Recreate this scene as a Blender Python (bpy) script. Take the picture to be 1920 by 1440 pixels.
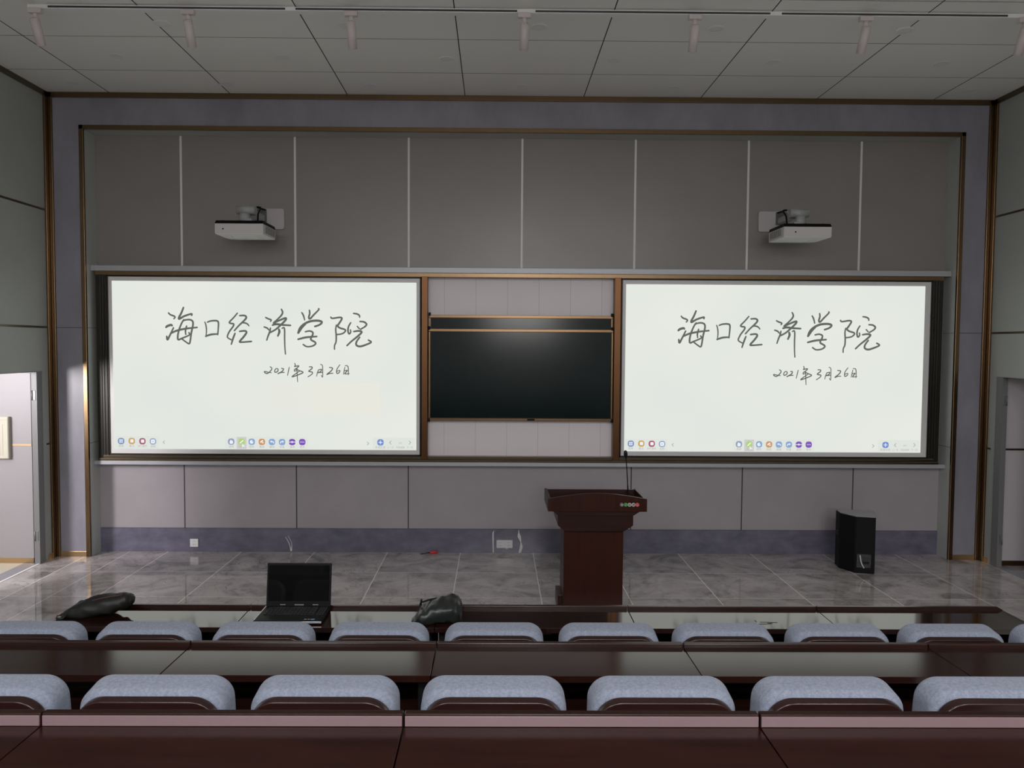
import bpy, bmesh, math, random
from math import radians as RAD, pi, sin, cos, sqrt
from mathutils import Vector, Matrix, noise

for o in list(bpy.data.objects):
    bpy.data.objects.remove(o)
random.seed(7)
SC = bpy.context.scene
COL = SC.collection

# ------------------------------------------------------------------ camera
cam_d = bpy.data.cameras.new('camera')
cam = bpy.data.objects.new('camera', cam_d)
COL.objects.link(cam)
YAW, PITCH, ROLL = RAD(.50), RAD(-2.72), RAD(.35)
fw = Vector((sin(YAW)*cos(PITCH), cos(YAW)*cos(PITCH), sin(PITCH)))
rt = Vector((cos(YAW), -sin(YAW), 0))
up = rt.cross(fw)
r2 = cos(ROLL)*rt + sin(ROLL)*up
u2 = -sin(ROLL)*rt + cos(ROLL)*up
m = Matrix((r2, u2, -fw)).transposed().to_4x4()
m.translation = Vector((0, 0, 2.24))
cam.matrix_world = m
cam_d.sensor_fit = 'HORIZONTAL'
cam_d.sensor_width = 36.0
cam_d.lens = 36.0*1500/1920
cam_d.shift_x = (960-942)/1920
cam_d.shift_y = (721-720)/1920
cam_d.clip_start = .05
SC.camera = cam

# ------------------------------------------------------------------ world, exposure, large lights
w = bpy.data.worlds.new('world'); SC.world = w; w.use_nodes = True
w.node_tree.nodes['Background'].inputs[0].default_value = (.5, .55, .65, 1)
w.node_tree.nodes['Background'].inputs[1].default_value = .15
vs = SC.view_settings
vs.view_transform = 'Standard'; vs.look = 'None'; vs.gamma = 1; vs.use_curve_mapping = False
vs.exposure = 0.0

SCREEN = .76            # radiance of the projected picture

def area(name, loc, size, power, rot=(0, 0, 0), color=(1, 1, 1)):
    d = bpy.data.lights.new(name, 'AREA')
    d.shape = 'RECTANGLE'; d.size, d.size_y = size
    d.energy = power; d.color = color
    o = bpy.data.objects.new(name, d); COL.objects.link(o)
    o.location = loc; o.rotation_euler = rot
    return o
# panel lamps in the ceiling over the tiers behind the camera (their fixtures are built below)
PANELS = [(x, y) for y in (-1.6, -4.6) for x in (-2.6, .27, 3.14)]
for x, y in PANELS:
    area('ceiling_panel_light', (x, y, 4.765), (1.15, .55), 106, (0, 0, 0), (.97, .98, 1))
# daylight through the rear doorway at the top of the tiers
area('rear_daylight', (.85, -8.92, 3.55), (2.0, 1.6), 155, (RAD(90), 0, 0), (1, .97, .95))
# corridor lamp beyond the left door
area('corridor_light', (-5.9, 5.75, 2.0), (.5, .8), 85, (RAD(90), 0, RAD(-30)), (1, .96, .98))
area('corridor_light', (-5.9, 7.2, 2.55), (.5, .5), 8, (0, 0, 0), (1, .96, .97))
area('corridor_light', (5.9, 6.6, 2.52), (.4, .4), 3.0, (0, 0, 0), (1, .93, .93))

# ------------------------------------------------------------------ materials
MATS = {}
def mat(name, col, rough=.5, metal=0., spec=.5, vary=0., vscale=6., bump=0., bscale=200., coat=0.,
        ior=None, stretch=None, emit=None, alpha=None, aniso=0):
    if name in MATS: return MATS[name]
    m = bpy.data.materials.new(name); m.use_nodes = True
    nt = m.node_tree; b = nt.nodes['Principled BSDF']
    b.inputs['Base Color'].default_value = (*col, 1)
    b.inputs['Roughness'].default_value = rough
    b.inputs['Metallic'].default_value = metal
    b.inputs['Specular IOR Level'].default_value = spec
    b.inputs['Coat Weight'].default_value = coat
    if ior: b.inputs['IOR'].default_value = ior
    if alpha is not None: b.inputs['Alpha'].default_value = alpha
    if vary or bump:
        tc = nt.nodes.new('ShaderNodeTexCoord'); mp = nt.nodes.new('ShaderNodeMapping')
        if stretch: mp.inputs['Scale'].default_value = stretch
        nt.links.new(tc.outputs['Object'], mp.inputs['Vector'])
    if vary:
        n = nt.nodes.new('ShaderNodeTexNoise'); n.inputs['Scale'].default_value = vscale
        n.inputs['Detail'].default_value = 5; n.inputs['Roughness'].default_value = .6
        nt.links.new(mp.outputs[0], n.inputs['Vector'])
        r = nt.nodes.new('ShaderNodeValToRGB')
        r.color_ramp.elements[0].position = .3; r.color_ramp.elements[1].position = .7
        r.color_ramp.elements[0].color = (*[c*(1-vary) for c in col], 1)
        r.color_ramp.elements[1].color = (*[min(1, c*(1+vary)) for c in col], 1)
        nt.links.new(n.outputs['Fac'], r.inputs['Fac'])
        nt.links.new(r.outputs['Color'], b.inputs['Base Color'])
    if bump:
        n2 = nt.nodes.new('ShaderNodeTexNoise'); n2.inputs['Scale'].default_value = bscale
        n2.inputs['Detail'].default_value = 3
        nt.links.new(mp.outputs[0], n2.inputs['Vector'])
        bp = nt.nodes.new('ShaderNodeBump'); bp.inputs['Strength'].default_value = bump
        bp.inputs['Distance'].default_value = .002
        nt.links.new(n2.outputs['Fac'], bp.inputs['Height'])
        nt.links.new(bp.outputs['Normal'], b.inputs['Normal'])
    MATS[name] = m
    return m

def emat(name, col, s):
    if name in MATS: return MATS[name]
    m = bpy.data.materials.new(name); m.use_nodes = True
    nt = m.node_tree; nt.nodes.remove(nt.nodes['Principled BSDF'])
    e = nt.nodes.new('ShaderNodeEmission')
    e.inputs[0].default_value = (*col, 1); e.inputs[1].default_value = s
    nt.links.new(e.outputs[0], nt.nodes['Material Output'].inputs[0])
    MATS[name] = m
    return m

def srgb(r, g, b):
    f = lambda c: ((c/255+.055)/1.055)**2.4 if c > 10 else c/255/12.92
    return (f(r), f(g), f(b))

M_ceiling = mat('ceiling_paint', (.86, .845, .815), .6, bump=.05)
M_seam = mat('dark_seam', (.02, .02, .02), .9)
M_panel = mat('grey_wall_panel', (.265, .242, .232), .3, bump=.08, bscale=300, vary=.04, vscale=2)
M_panel_low = mat('lower_wall_panel', (.38, .345, .37), .36, bump=.08, bscale=300, vary=.05, vscale=2)
M_side = mat('side_wall_panel', (.385, .40, .38), .45, bump=.06, bscale=250, vary=.03, vscale=2)
M_reveal = mat('reveal_panel', (.48, .50, .48), .45)
M_stone = mat('purple_grey_stone', (.265, .255, .295), .38, bump=.12, bscale=60, vary=.16, vscale=3.2, stretch=(1, 1, .45))
M_skirt = mat('purple_grey_skirting_stone', (.15, .14, .195), .22, vary=.25, vscale=5, stretch=(1, 1, 1.6))
M_bronze = mat('bronze_trim', (.20, .132, .075), .3, 1., vary=.06, vscale=30, stretch=(1, 1, 1))
M_bronze_d = mat('dark_bronze_trim', (.15, .12, .085), .3, 1.)
M_gold = mat('gold_trim', (.60, .42, .24), .36, 1.)
M_rail = mat('chalkboard_rail', (.20, .125, .068), .28, 1.)
M_copper = mat('copper_brown_upright', (.14, .068, .034), .32, 1.)
M_upr = mat('dark_upright', (.020, .017, .012), .38, .3)
M_joint = mat('white_joint', (.78, .77, .77), .4)
M_joint_d = mat('dark_joint', (.05, .045, .05), .7)  # dark colour of grooves, joints and slots
M_alu = mat('grey_aluminium_ledge', (.46, .46, .49), .42, .3)
M_white = mat('white_board', (.74, .72, .72), .35)
M_lining = mat('white_lining', (.86, .79, .82), .45)
M_black = mat('black_plastic', (.005, .005, .0055), .5, spec=.18)
M_cab = mat('black_painted_cabinet', (.0045, .0045, .005), .6, spec=.2)
M_black_s = mat('black_satin', (.008, .008, .009), .3)
M_green = mat('green_chalkboard', (.006, .0145, .0145), .15, spec=.25, vary=.12, vscale=4)
M_wood = mat('mahogany', (.024, .008, .0058), .2, spec=.3, vary=.35, vscale=9, stretch=(.25, 3, 3), ior=1.55)
M_wood_top = mat('mahogany_lacquer_top', (.022, .007, .005), .07, spec=.5, vary=.3, vscale=9, stretch=(.25, 3, 3), ior=2.1)
M_wood_top2 = mat('mahogany_satin_top', (.024, .0075, .005), .13, spec=.5, vary=.3, vscale=9, stretch=(.25, 3, 3), ior=1.65)
M_wood_top3 = mat('mahogany_dull_top', (.026, .0065, .004), .22, spec=.5, vary=.35, vscale=9, stretch=(.25, 3, 3), ior=1.38)  # same desk wood; reflectance set lower for the nearest row
M_ledge_refl = mat('ledge_reflection_pink', (.235, .155, .165), .3, spec=.6)  # bright reflection on the ledge face, put into a pink base colour
M_lectern = mat('red_brown_wood', (.040, .0095, .005), .34, spec=.3, vary=.25, vscale=8, stretch=(3, 3, .3))
M_lectern_d = mat('red_brown_wood_shaded', (.028, .008, .005), .38, spec=.3, vary=.2, vscale=8, stretch=(.3, 3, 3))  # lectern wood again, with the shade on neck, sides and tray painted in
M_ply = mat('chair_plywood', (.030, .011, .0095), .25, spec=.5, vary=.25, vscale=8, stretch=(.3, 3, 3))
M_metal_d = mat('dark_metal', (.02, .02, .022), .45, .6)
M_projw = mat('projector_white', (.62, .59, .59), .45)
M_plate = mat('mount_plate', (.52, .48, .49), .45)
M_mount = mat('mount_grey', (.40, .40, .41), .4)
M_vent = mat('vent_grey', (.13, .13, .13), .6)
M_lampw = mat('lamp_white', (.66, .58, .58), .5)
M_ring = mat('downlight_ring', (.86, .85, .84), .45)
M_lens = mat('downlight_lens', (.80, .80, .80), .3)
M_socket = mat('socket_white', (.80, .79, .80), .35)
M_red = mat('red_plastic', (.62, .03, .03), .35)
M_ivory = mat('ivory_panel', (.50, .47, .39), .5)
M_jamb = mat('door_frame_grey', (.19, .187, .19), .4)
M_leaf = mat('door_leaf_panel', (.31, .295, .31), .42, bump=.05, bscale=250)
M_leaf_r = mat('door_leaf_panel_right', (.55, .51, .53), .42, bump=.05, bscale=250)
M_cream = mat('cream_tile', (.58, .54, .43), .25)
M_thresh = mat('threshold_stone', (.28, .28, .31), .2)
M_bag = mat('black_fabric_bag', (.012, .012, .011), .55, bump=.3, bscale=120)
M_bag2 = mat('dark_grey_nylon_bag', (.020, .024, .023), .36, bump=.25, bscale=70)
M_hinge = mat('hinge_steel', (.22, .22, .225), .45, .5)
M_screen_off = mat('laptop_glass', (.006, .006, .006), .06)
M_silver = mat('silver_trim', (.55, .55, .56), .3, .8)
M_key = mat('laptop_keys', (.03, .03, .032), .6, spec=.2)
M_keyedge = mat('laptop_deck', (.007, .007, .0075), .5, spec=.15)
M_tier = mat('tier_floor', (.36, .35, .34), .4)
M_darkwall = mat('rear_wall_panel', (.6, .58, .57), .6)
M_cable = mat('white_cable', (.75, .75, .75), .5)

def fabric():
    m = mat('blue_grey_fabric', (.40, .435, .56), .85, spec=.2)
    nt = m.node_tree; b = nt.nodes['Principled BSDF']
    tc = nt.nodes.new('ShaderNodeTexCoord')
    n = nt.nodes.new('ShaderNodeTexNoise'); n.inputs['Scale'].default_value = 260; n.inputs['Detail'].default_value = 2
    n3 = nt.nodes.new('ShaderNodeTexNoise'); n3.inputs['Scale'].default_value = 95; n3.inputs['Detail'].default_value = 3
    mx = nt.nodes.new('ShaderNodeMath'); mx.operation = 'ADD'
    mh = nt.nodes.new('ShaderNodeMath'); mh.operation = 'MULTIPLY'; mh.inputs[1].default_value = .5
    r = nt.nodes.new('ShaderNodeValToRGB')
    r.color_ramp.elements[0].position = .36; r.color_ramp.elements[0].color = (.225, .252, .325, 1)
    r.color_ramp.elements[1].position = .62; r.color_ramp.elements[1].color = (.335, .362, .45, 1)
    nt.links.new(tc.outputs['Object'], n.inputs['Vector']); nt.links.new(tc.outputs['Object'], n3.inputs['Vector'])
    nt.links.new(n.outputs['Fac'], mx.inputs[0]); nt.links.new(n3.outputs['Fac'], mx.inputs[1])
    nt.links.new(mx.outputs[0], mh.inputs[0]); nt.links.new(mh.outputs[0], r.inputs['Fac'])
    nt.links.new(r.outputs['Color'], b.inputs['Base Color'])
    bp = nt.nodes.new('ShaderNodeBump'); bp.inputs['Strength'].default_value = .35; bp.inputs['Distance'].default_value = .002
    nt.links.new(n.outputs['Fac'], bp.inputs['Height']); nt.links.new(bp.outputs['Normal'], b.inputs['Normal'])
    b.inputs['Sheen Weight'].default_value = .15
    return m
M_fabric = fabric()

def marble_floor():
    m = mat('grey_marble_tile', (.25, .23, .235), .035, spec=.5, ior=1.75)
    nt = m.node_tree; b = nt.nodes['Principled BSDF']; L = nt.links.new
    N = lambda t: nt.nodes.new(t)
    tc = N('ShaderNodeTexCoord'); sp = N('ShaderNodeSeparateXYZ'); L(tc.outputs['Object'], sp.inputs[0])
    def math_(op, a, bb=None, c=None):
        n = N('ShaderNodeMath'); n.operation = op
        for i, v in enumerate((a, bb, c)):
            if v is None: continue
            if isinstance(v, (int, float)): n.inputs[i].default_value = v
            else: L(v, n.inputs[i])
        return n.outputs[0]
    T = .79
    gx = math_('DIVIDE', math_('ADD', sp.outputs[0], .372+T*20), T)
    gy = math_('DIVIDE', math_('ADD', sp.outputs[1], -7.832+T*20), T)
    ix, iy = math_('FLOOR', gx), math_('FLOOR', gy)
    fx = math_('ABSOLUTE', math_('SUBTRACT', math_('FRACT', math_('ADD', gx, .5)), .5))
    fy = math_('ABSOLUTE', math_('SUBTRACT', math_('FRACT', math_('ADD', gy, .5)), .5))
    lx = math_('LESS_THAN', fx, .0056); ly = math_('LESS_THAN', fy, .0042)
    l2 = math_('LESS_THAN', math_('ABSOLUTE', math_('ADD', sp.outputs[0], 3.945)), .0034)
    lines = math_('MAXIMUM', math_('MAXIMUM', lx, ly), l2)
    # per tile offset of the veining
    off = N('ShaderNodeCombineXYZ'); L(math_('MULTIPLY', ix, 3.17), off.inputs[0]); L(math_('MULTIPLY', iy, 5.71), off.inputs[1])
    va = N('ShaderNodeVectorMath'); va.operation = 'ADD'; L(tc.outputs['Object'], va.inputs[0]); L(off.outputs[0], va.inputs[1])
    mp = N('ShaderNodeMapping'); mp.inputs['Rotation'].default_value = (0, 0, .5); mp.inputs['Scale'].default_value = (1.5, 1.5, 1)
    L(va.outputs[0], mp.inputs[0])
    n1 = N('ShaderNodeTexNoise'); n1.inputs['Scale'].default_value = 1.5; n1.inputs['Detail'].default_value = 8
    n1.inputs['Roughness'].default_value = .62; n1.inputs['Distortion'].default_value = 1.6
    L(mp.outputs[0], n1.inputs['Vector'])
    r = N('ShaderNodeValToRGB'); e = r.color_ramp.elements
    e[0].position = .32; e[0].color = (.21, .188, .188, 1)
    e[1].position = .62; e[1].color = (.54, .49, .485, 1)
    k = e.new(.47); k.color = (.41, .372, .368, 1)
    L(n1.outputs['Fac'], r.inputs['Fac'])
    # thin pale and dark veins
    n2 = N('ShaderNodeTexNoise'); n2.inputs['Scale'].default_value = 1.1; n2.inputs['Detail'].default_value = 6
    n2.inputs['Distortion'].default_value = 2.6
    L(mp.outputs[0], n2.inputs['Vector'])
    v = math_('LESS_THAN', math_('ABSOLUTE', math_('SUBTRACT', n2.outputs['Fac'], .5)), .006)
    mx = N('ShaderNodeMix'); mx.data_type = 'RGBA'; L(math_('MULTIPLY', v, .45), mx.inputs[0])
    L(r.outputs['Color'], mx.inputs[6]); mx.inputs[7].default_value = (.07, .06, .062, 1)
    m2 = N('ShaderNodeMix'); m2.data_type = 'RGBA'; L(lines, m2.inputs[0])
    L(mx.outputs[2], m2.inputs[6]); m2.inputs[7].default_value = (.90, .84, .83, 1)
    L(m2.outputs[2], b.inputs['Base Color'])
    return m
M_marble = marble_floor()

def screen_mat():
    m = bpy.data.materials.new('projected_picture'); m.use_nodes = True
    nt = m.node_tree; nt.nodes.remove(nt.nodes['Principled BSDF']); L = nt.links.new
    e = nt.nodes.new('ShaderNodeEmission'); e.inputs[1].default_value = 1
    tc = nt.nodes.new('ShaderNodeTexCoord')
    n = nt.nodes.new('ShaderNodeTexNoise'); n.inputs['Scale'].default_value = .9; n.inputs['Detail'].default_value = 1
    L(tc.outputs['Object'], n.inputs['Vector'])
    r = nt.nodes.new('ShaderNodeValToRGB')
    r.color_ramp.elements[0].position = .35; r.color_ramp.elements[0].color = (*srgb(225, 230, 224), 1)
    r.color_ramp.elements[1].position = .65; r.color_ramp.elements[1].color = (*srgb(231, 234, 226), 1)
    L(n.outputs['Fac'], r.inputs['Fac']); L(r.outputs['Color'], e.inputs[0])
    L(e.outputs[0], nt.nodes['Material Output'].inputs[0])
    return m
M_screen = screen_mat()
def cream_mat():
    m = bpy.data.materials.new('projected_cream_fade'); m.use_nodes = True
    nt = m.node_tree; nt.nodes.remove(nt.nodes['Principled BSDF']); L = nt.links.new
    e = nt.nodes.new('ShaderNodeEmission'); tc = nt.nodes.new('ShaderNodeTexCoord'); sp = nt.nodes.new('ShaderNodeSeparateXYZ')
    r = nt.nodes.new('ShaderNodeValToRGB'); r.color_ramp.elements[0].position = .1; r.color_ramp.elements[1].position = .8
    r.color_ramp.elements[0].color = (*srgb(228, 232, 225), 1); r.color_ramp.elements[1].color = (*srgb(233, 232, 222), 1)
    L(tc.outputs['Generated'], sp.inputs[0]); L(sp.outputs[0], r.inputs['Fac']); L(r.outputs['Color'], e.inputs[0])
    L(e.outputs[0], nt.nodes['Material Output'].inputs[0]); return m
M_ink = emat('projected_ink', srgb(100, 103, 97), 1)

# ------------------------------------------------------------------ mesh helpers
def origin_of(p):
    v = Vector((0, 0, 0))
    while p is not None:
        v += p.location; p = p.parent
    return v

class MB:
    """collects shapes and links them as ONE mesh object"""
    def __init__(s): s.bm = bmesh.new()
    def _fin(s, geom_faces, mi, smooth):
        for f in geom_faces: f.material_index = mi; f.smooth = smooth
    def box(s, x0, x1, y0, y1, z0, z1, bev=0, seg=2, mi=0, smooth=False, mtx=None):
        t = bmesh.new(); bmesh.ops.create_cube(t, size=1)
        for v in t.verts:
            v.co = Vector(((x0+x1)/2+v.co.x*(x1-x0), (y0+y1)/2+v.co.y*(y1-y0), (z0+z1)/2+v.co.z*(z1-z0)))
        if bev: bmesh.ops.bevel(t, geom=t.edges[:], offset=bev, segments=seg, affect='EDGES', profile=.5)
        s.add(t, mi, smooth or bool(bev and seg > 2), mtx); return s
    def add(s, t, mi=0, smooth=False, mtx=None):
        if mtx is not None: bmesh.ops.transform(t, matrix=mtx, verts=t.verts)
        vm = {}
        for v in t.verts: vm[v] = s.bm.verts.new(v.co)
        for f in t.faces:
            try: nf = s.bm.faces.new([vm[v] for v in f.verts])
            except ValueError: continue
            nf.material_index = mi; nf.smooth = smooth or f.smooth
        t.free(); return s
    def cyl(s, p0, p1, r0, r1=None, n=24, mi=0, smooth=True, caps=True):
        p0, p1 = Vector(p0), Vector(p1); r1 = r0 if r1 is None else r1
        d = (p1-p0).normalized()
        a = d.orthogonal().normalized(); b = d.cross(a)
        A = [s.bm.verts.new(p0+(a*cos(2*pi*i/n)+b*sin(2*pi*i/n))*r0) for i in range(n)]
        B = [s.bm.verts.new(p1+(a*cos(2*pi*i/n)+b*sin(2*pi*i/n))*r1) for i in range(n)]
        for i in range(n):
            f = s.bm.faces.new((A[i], A[(i+1) % n], B[(i+1) % n], B[i])); f.smooth = smooth; f.material_index = mi
        if caps:
            for R in (A[::-1], B):
                f = s.bm.faces.new(R); f.material_index = mi
        return s
    def lathe(s, prof, n=32, c=(0, 0, 0), mi=0):
        rings = []
        for r, z in prof:
            if r < 1e-6: rings.append([s.bm.verts.new((c[0], c[1], c[2]+z))])
            else: rings.append([s.bm.verts.new((c[0]+r*cos(2*pi*i/n), c[1]+r*sin(2*pi*i/n), c[2]+z)) for i in range(n)])
        for A, B in zip(rings, rings[1:]):
            for i in range(n):
                j = (i+1) % n
                q = [A[i % len(A)], A[j % len(A)], B[j % len(B)], B[i % len(B)]]
                q = [v for k, v in enumerate(q) if v not in q[:k]]
                if len(q) > 2:
                    f = s.bm.faces.new(q); f.smooth = True; f.material_index = mi
        return s
    def prism(s, pts, axis, a0, a1, mi=0, bev=0, smooth=False):
        t = bmesh.new()
        def P(u, v, a):
            return {'x': (a, u, v), 'y': (u, a, v), 'z': (u, v, a)}[axis]
        A = [t.verts.new(P(u, v, a0)) for u, v in pts]; B = [t.verts.new(P(u, v, a1)) for u, v in pts]
        n = len(pts); t.faces.new(A[::-1]); t.faces.new(B)
        for i in range(n): t.faces.new((A[i], A[(i+1) % n], B[(i+1) % n], B[i]))
        bmesh.ops.recalc_face_normals(t, faces=t.faces)
        if bev: bmesh.ops.bevel(t, geom=t.edges[:], offset=bev, segments=2, affect='EDGES')
        s.add(t, mi, smooth); return s
    def tube(s, pts, r, n=10, mi=0):
        pts = [Vector(p) for p in pts]; rings = []
        ref = None
        for i, p in enumerate(pts):
            d = (pts[min(i+1, len(pts)-1)]-pts[max(i-1, 0)]).normalized()
            a = d.orthogonal().normalized() if ref is None else (ref-d*ref.dot(d)).normalized()
            ref = a; b = d.cross(a)
            rr = r[i] if isinstance(r, (list, tuple)) else r
            rings.append([s.bm.verts.new(p+(a*cos(2*pi*k/n)+b*sin(2*pi*k/n))*rr) for k in range(n)])
        for A, B in zip(rings, rings[1:]):
            for k in range(n):
                f = s.bm.faces.new((A[k], A[(k+1) % n], B[(k+1) % n], B[k])); f.smooth = True; f.material_index = mi
        for R in (rings[0][::-1], rings[-1]):
            s.bm.faces.new(R).material_index = mi
        return s
    def face(s, pts, mi=0, smooth=False):
        f = s.bm.faces.new([s.bm.verts.new(p) for p in pts]); f.material_index = mi; f.smooth = smooth; return s
    def build(s, name, mats, parent=None, world=True, recalc=True):
        if recalc: bmesh.ops.recalc_face_normals(s.bm, faces=s.bm.faces)
        if parent is not None and world:
            bmesh.ops.translate(s.bm, vec=-origin_of(parent), verts=s.bm.verts)
        me = bpy.data.meshes.new(name); s.bm.to_mesh(me); s.bm.free()
        for mm in (mats if isinstance(mats, (list, tuple)) else [mats]): me.materials.append(mm)
        o = bpy.data.objects.new(name, me); COL.objects.link(o)
        if parent is not None: o.parent = parent
        return o

def tag(o, label=None, cat=None, group=None, kind=None):
    if label: o['label'] = label
    if cat: o['category'] = cat
    if group: o['group'] = group
    if kind: o['kind'] = kind
    return o
def thing(name, loc, label, cat, group=None):
    o = bpy.data.objects.new(name, None); COL.objects.link(o); o.location = loc
    o.empty_display_size = .05
    return tag(o, label, cat, group)
def copy_tree(o, parent=None):
    c = o.copy(); COL.objects.link(c)
    if parent is not None: c.parent = parent
    for ch in list(o.children): copy_tree(ch, c)
    return c
def struct(mb, name, mats, parent=None):
    return tag(mb.build(name, mats, parent), kind='structure')

# ------------------------------------------------------------------ the room
YW, YF = 8.62, 8.39            # recessed wall and the face of its frame
XL, XR, ZC = -4.63, 5.17, 4.82  # side walls, ceiling
RX0, RX1, RZ = -4.26, 4.83, 4.45  # recess
YB = -9.0
TIER = [(3.32-1.14*k, .2275*(k+1)) for k in range(11)]

# floor of the stage and the front of the hall
f = MB(); f.box(XL, XR, 3.32, YW+.1, -.12, 0); struct(f, 'floor', M_marble)
f = MB()
for k, (y, z) in enumerate(TIER):
    y0 = TIER[k+1][0] if k+1 < len(TIER) else YB
    if y0 < YB: y0 = YB
    if y > YB: f.box(XL, XR, y0, y, -.12, z)
struct(f, 'floor_tiers', M_tier)

# ceiling: boards with dark joints
f = MB(); f.box(XL, XR, YB, YF+.02, ZC, ZC+.1)
ceil = struct(f, 'ceiling', M_ceiling)
f = MB()
for x in (-3.98, -2.745, -1.54, -.33, .895, 2.105, 3.31, 4.52):
    f.box(x-.004, x+.004, YB, YF, ZC-.0012, ZC+.002)
struct(f, 'ceiling_joints', M_seam, ceil)
f = MB()
for k in range(22):
    y = 7.70-.83*k
    if y > YB: f.box(XL, XR, y-.0022, y+.0022, ZC-.001, ZC+.002)
struct(f, 'ceiling_joints', M_seam, ceil)

# front wall in the recess
f = MB(); f.box(RX0-.05, RX1+.05, YW, YW+.12, 0, RZ+.1)
wf = struct(f, 'wall_front', M_panel)
f = MB(); f.box(RX0, RX1, YW-.012, YW+.001, .26, .97); struct(f, 'lower_panels', M_panel_low, wf)
f = MB(); f.box(RX0, RX1, YW-.022, YW, 0, .258); struct(f, 'baseboard_front', M_skirt)
SEAM = [-3.35+1.2075*k for k in range(7)]
for i, x in enumerate(SEAM):
    f = MB(); f.box(x-.011, x+.011, YW-.006, YW, 3.07, RZ)
    struct(f, 'joint_strip', M_joint, wf)
    f = MB(); f.box(x-.008+(.012 if i == 3 else 0), x+.004, YW-.0135, YW, .26, .96)
    struct(f, 'joint_groove', M_joint_d, wf)
f = MB()
for x in SEAM: f.box(x-.004, x+.004, YF+.02, YW, RZ-.002, RZ+.001)
# frame round the recess: pillars and head
f = MB()
f.box(XL-.03, RX0, YF, YW+.12, 0, ZC)
f.box(RX1, XR+.03, YF, YW+.12, 0, ZC)
f.box(RX0, RX1, YF, YW+.12, RZ, ZC)
fr = struct(f, 'wall_front_frame', M_stone)
f = MB()
f.box(RX0, RX0+.003, YF+.012, YW, 0, RZ); f.box(RX1-.003, RX1, YF+.012, YW, 0, RZ)
f.box(RX0, RX1, YF+.012, YW, RZ-.003, RZ)
struct(f, 'reveal_lining', M_reveal, fr)
f = MB()
for x0, x1 in ((XL, RX0), (RX1, XR)):
    for z in (2.41,): f.box(x0, x1, YF-.001, YF+.01, z-.003, z+.003)
for x0, x1 in ((RX0-.001, RX0+.0045), (RX1-.0045, RX1+.001)):
    for z in (1.2, 2.41): f.box(x0, x1, YF+.015, YW, z-.002, z+.002)
struct(f, 'joint_groove', M_joint_d, fr)
# bronze trims
f = MB()
f.box(RX0-.04, RX0+.004, YF-.02, YF+.012, 0, RZ+.04, .003)
f.box(RX1-.004, RX1+.04, YF-.02, YF+.012, 0, RZ+.04, .003)
f.box(RX0-.04, RX1+.04, YF-.02, YF+.012, RZ-.004, RZ+.04, .003)
struct(f, 'trim_1', M_bronze)
f = MB()
for sx, xe in ((1, XL), (-1, XR)):
    a, b = sorted((xe+sx*.012, xe+sx*.058)); f.box(a, b, YF-.022, YF+.01, 0, ZC, .003)
    a, b = sorted((xe-sx*.001, xe+sx*.02)); f.box(a, b, YF-.075, YF-.028, 0, ZC, .003)
f.box(XL, XR, YF-.022, YF+.01, ZC-.052, ZC, .003)
struct(f, 'trim_2', M_bronze)
f = MB()
for sx, xe in ((1, XL), (-1, XR)):
    a, b = sorted((xe+sx*.0, xe+sx*.012)); f.box(a, b, YF-.03, YF, 0, ZC)
struct(f, 'trim_3', M_joint_d)
f = MB()
f.box(XL+.06, RX0-.04, YF-.012, YF+.01, 0, .055, .002); f.box(RX1+.04, XR-.06, YF-.012, YF+.01, 0, .055, .002)
struct(f, 'trim_4', M_gold)

# side walls with door openings (door leaf stands open at a right angle in the corridor)
DY0, DY1, DZ = 6.95, 8.20, 1.955
def side_wall(name, xa, xb, sx):
    f = MB()
    f.box(xa, xb, YB, DY0, 0, ZC); f.box(xa, xb, DY1, YF+.05, 0, ZC); f.box(xa, xb, DY0, DY1, DZ, ZC)
    wo = struct(f, name, M_side)
    xs = xb if sx > 0 else xa                     # room face
    def strip(y0, y1, z0, z1, pr, mm, nm):
        f = MB(); a, b = sorted((xs-sx*.002, xs+sx*pr)); f.box(a, b, y0, y1, z0, z1)
        struct(f, nm, mm, wo)
    for z in (2.41, 3.612):
        strip(YB, YF-.08, z-.011, z+.011, .002, M_bronze_d, 'inlay_strip')
    strip(DY1+.06, YF-.08, 1.196, 1.214, .002, M_bronze_d, 'inlay_strip')
    strip(DY1+.05, YF-.03, 0, .055, .012, M_gold, 'baseboard_strip')
    strip(YB, DY0-.06, 0, .055, .012, M_gold, 'baseboard_strip')
    strip(YB, YF, ZC-.05, ZC, .02, M_bronze_d, 'cornice_strip')
    return wo
side_wall('wall_left', XL-.10, XL, 1)
side_wall('wall_right', XR, XR+.10, -1)

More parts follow.
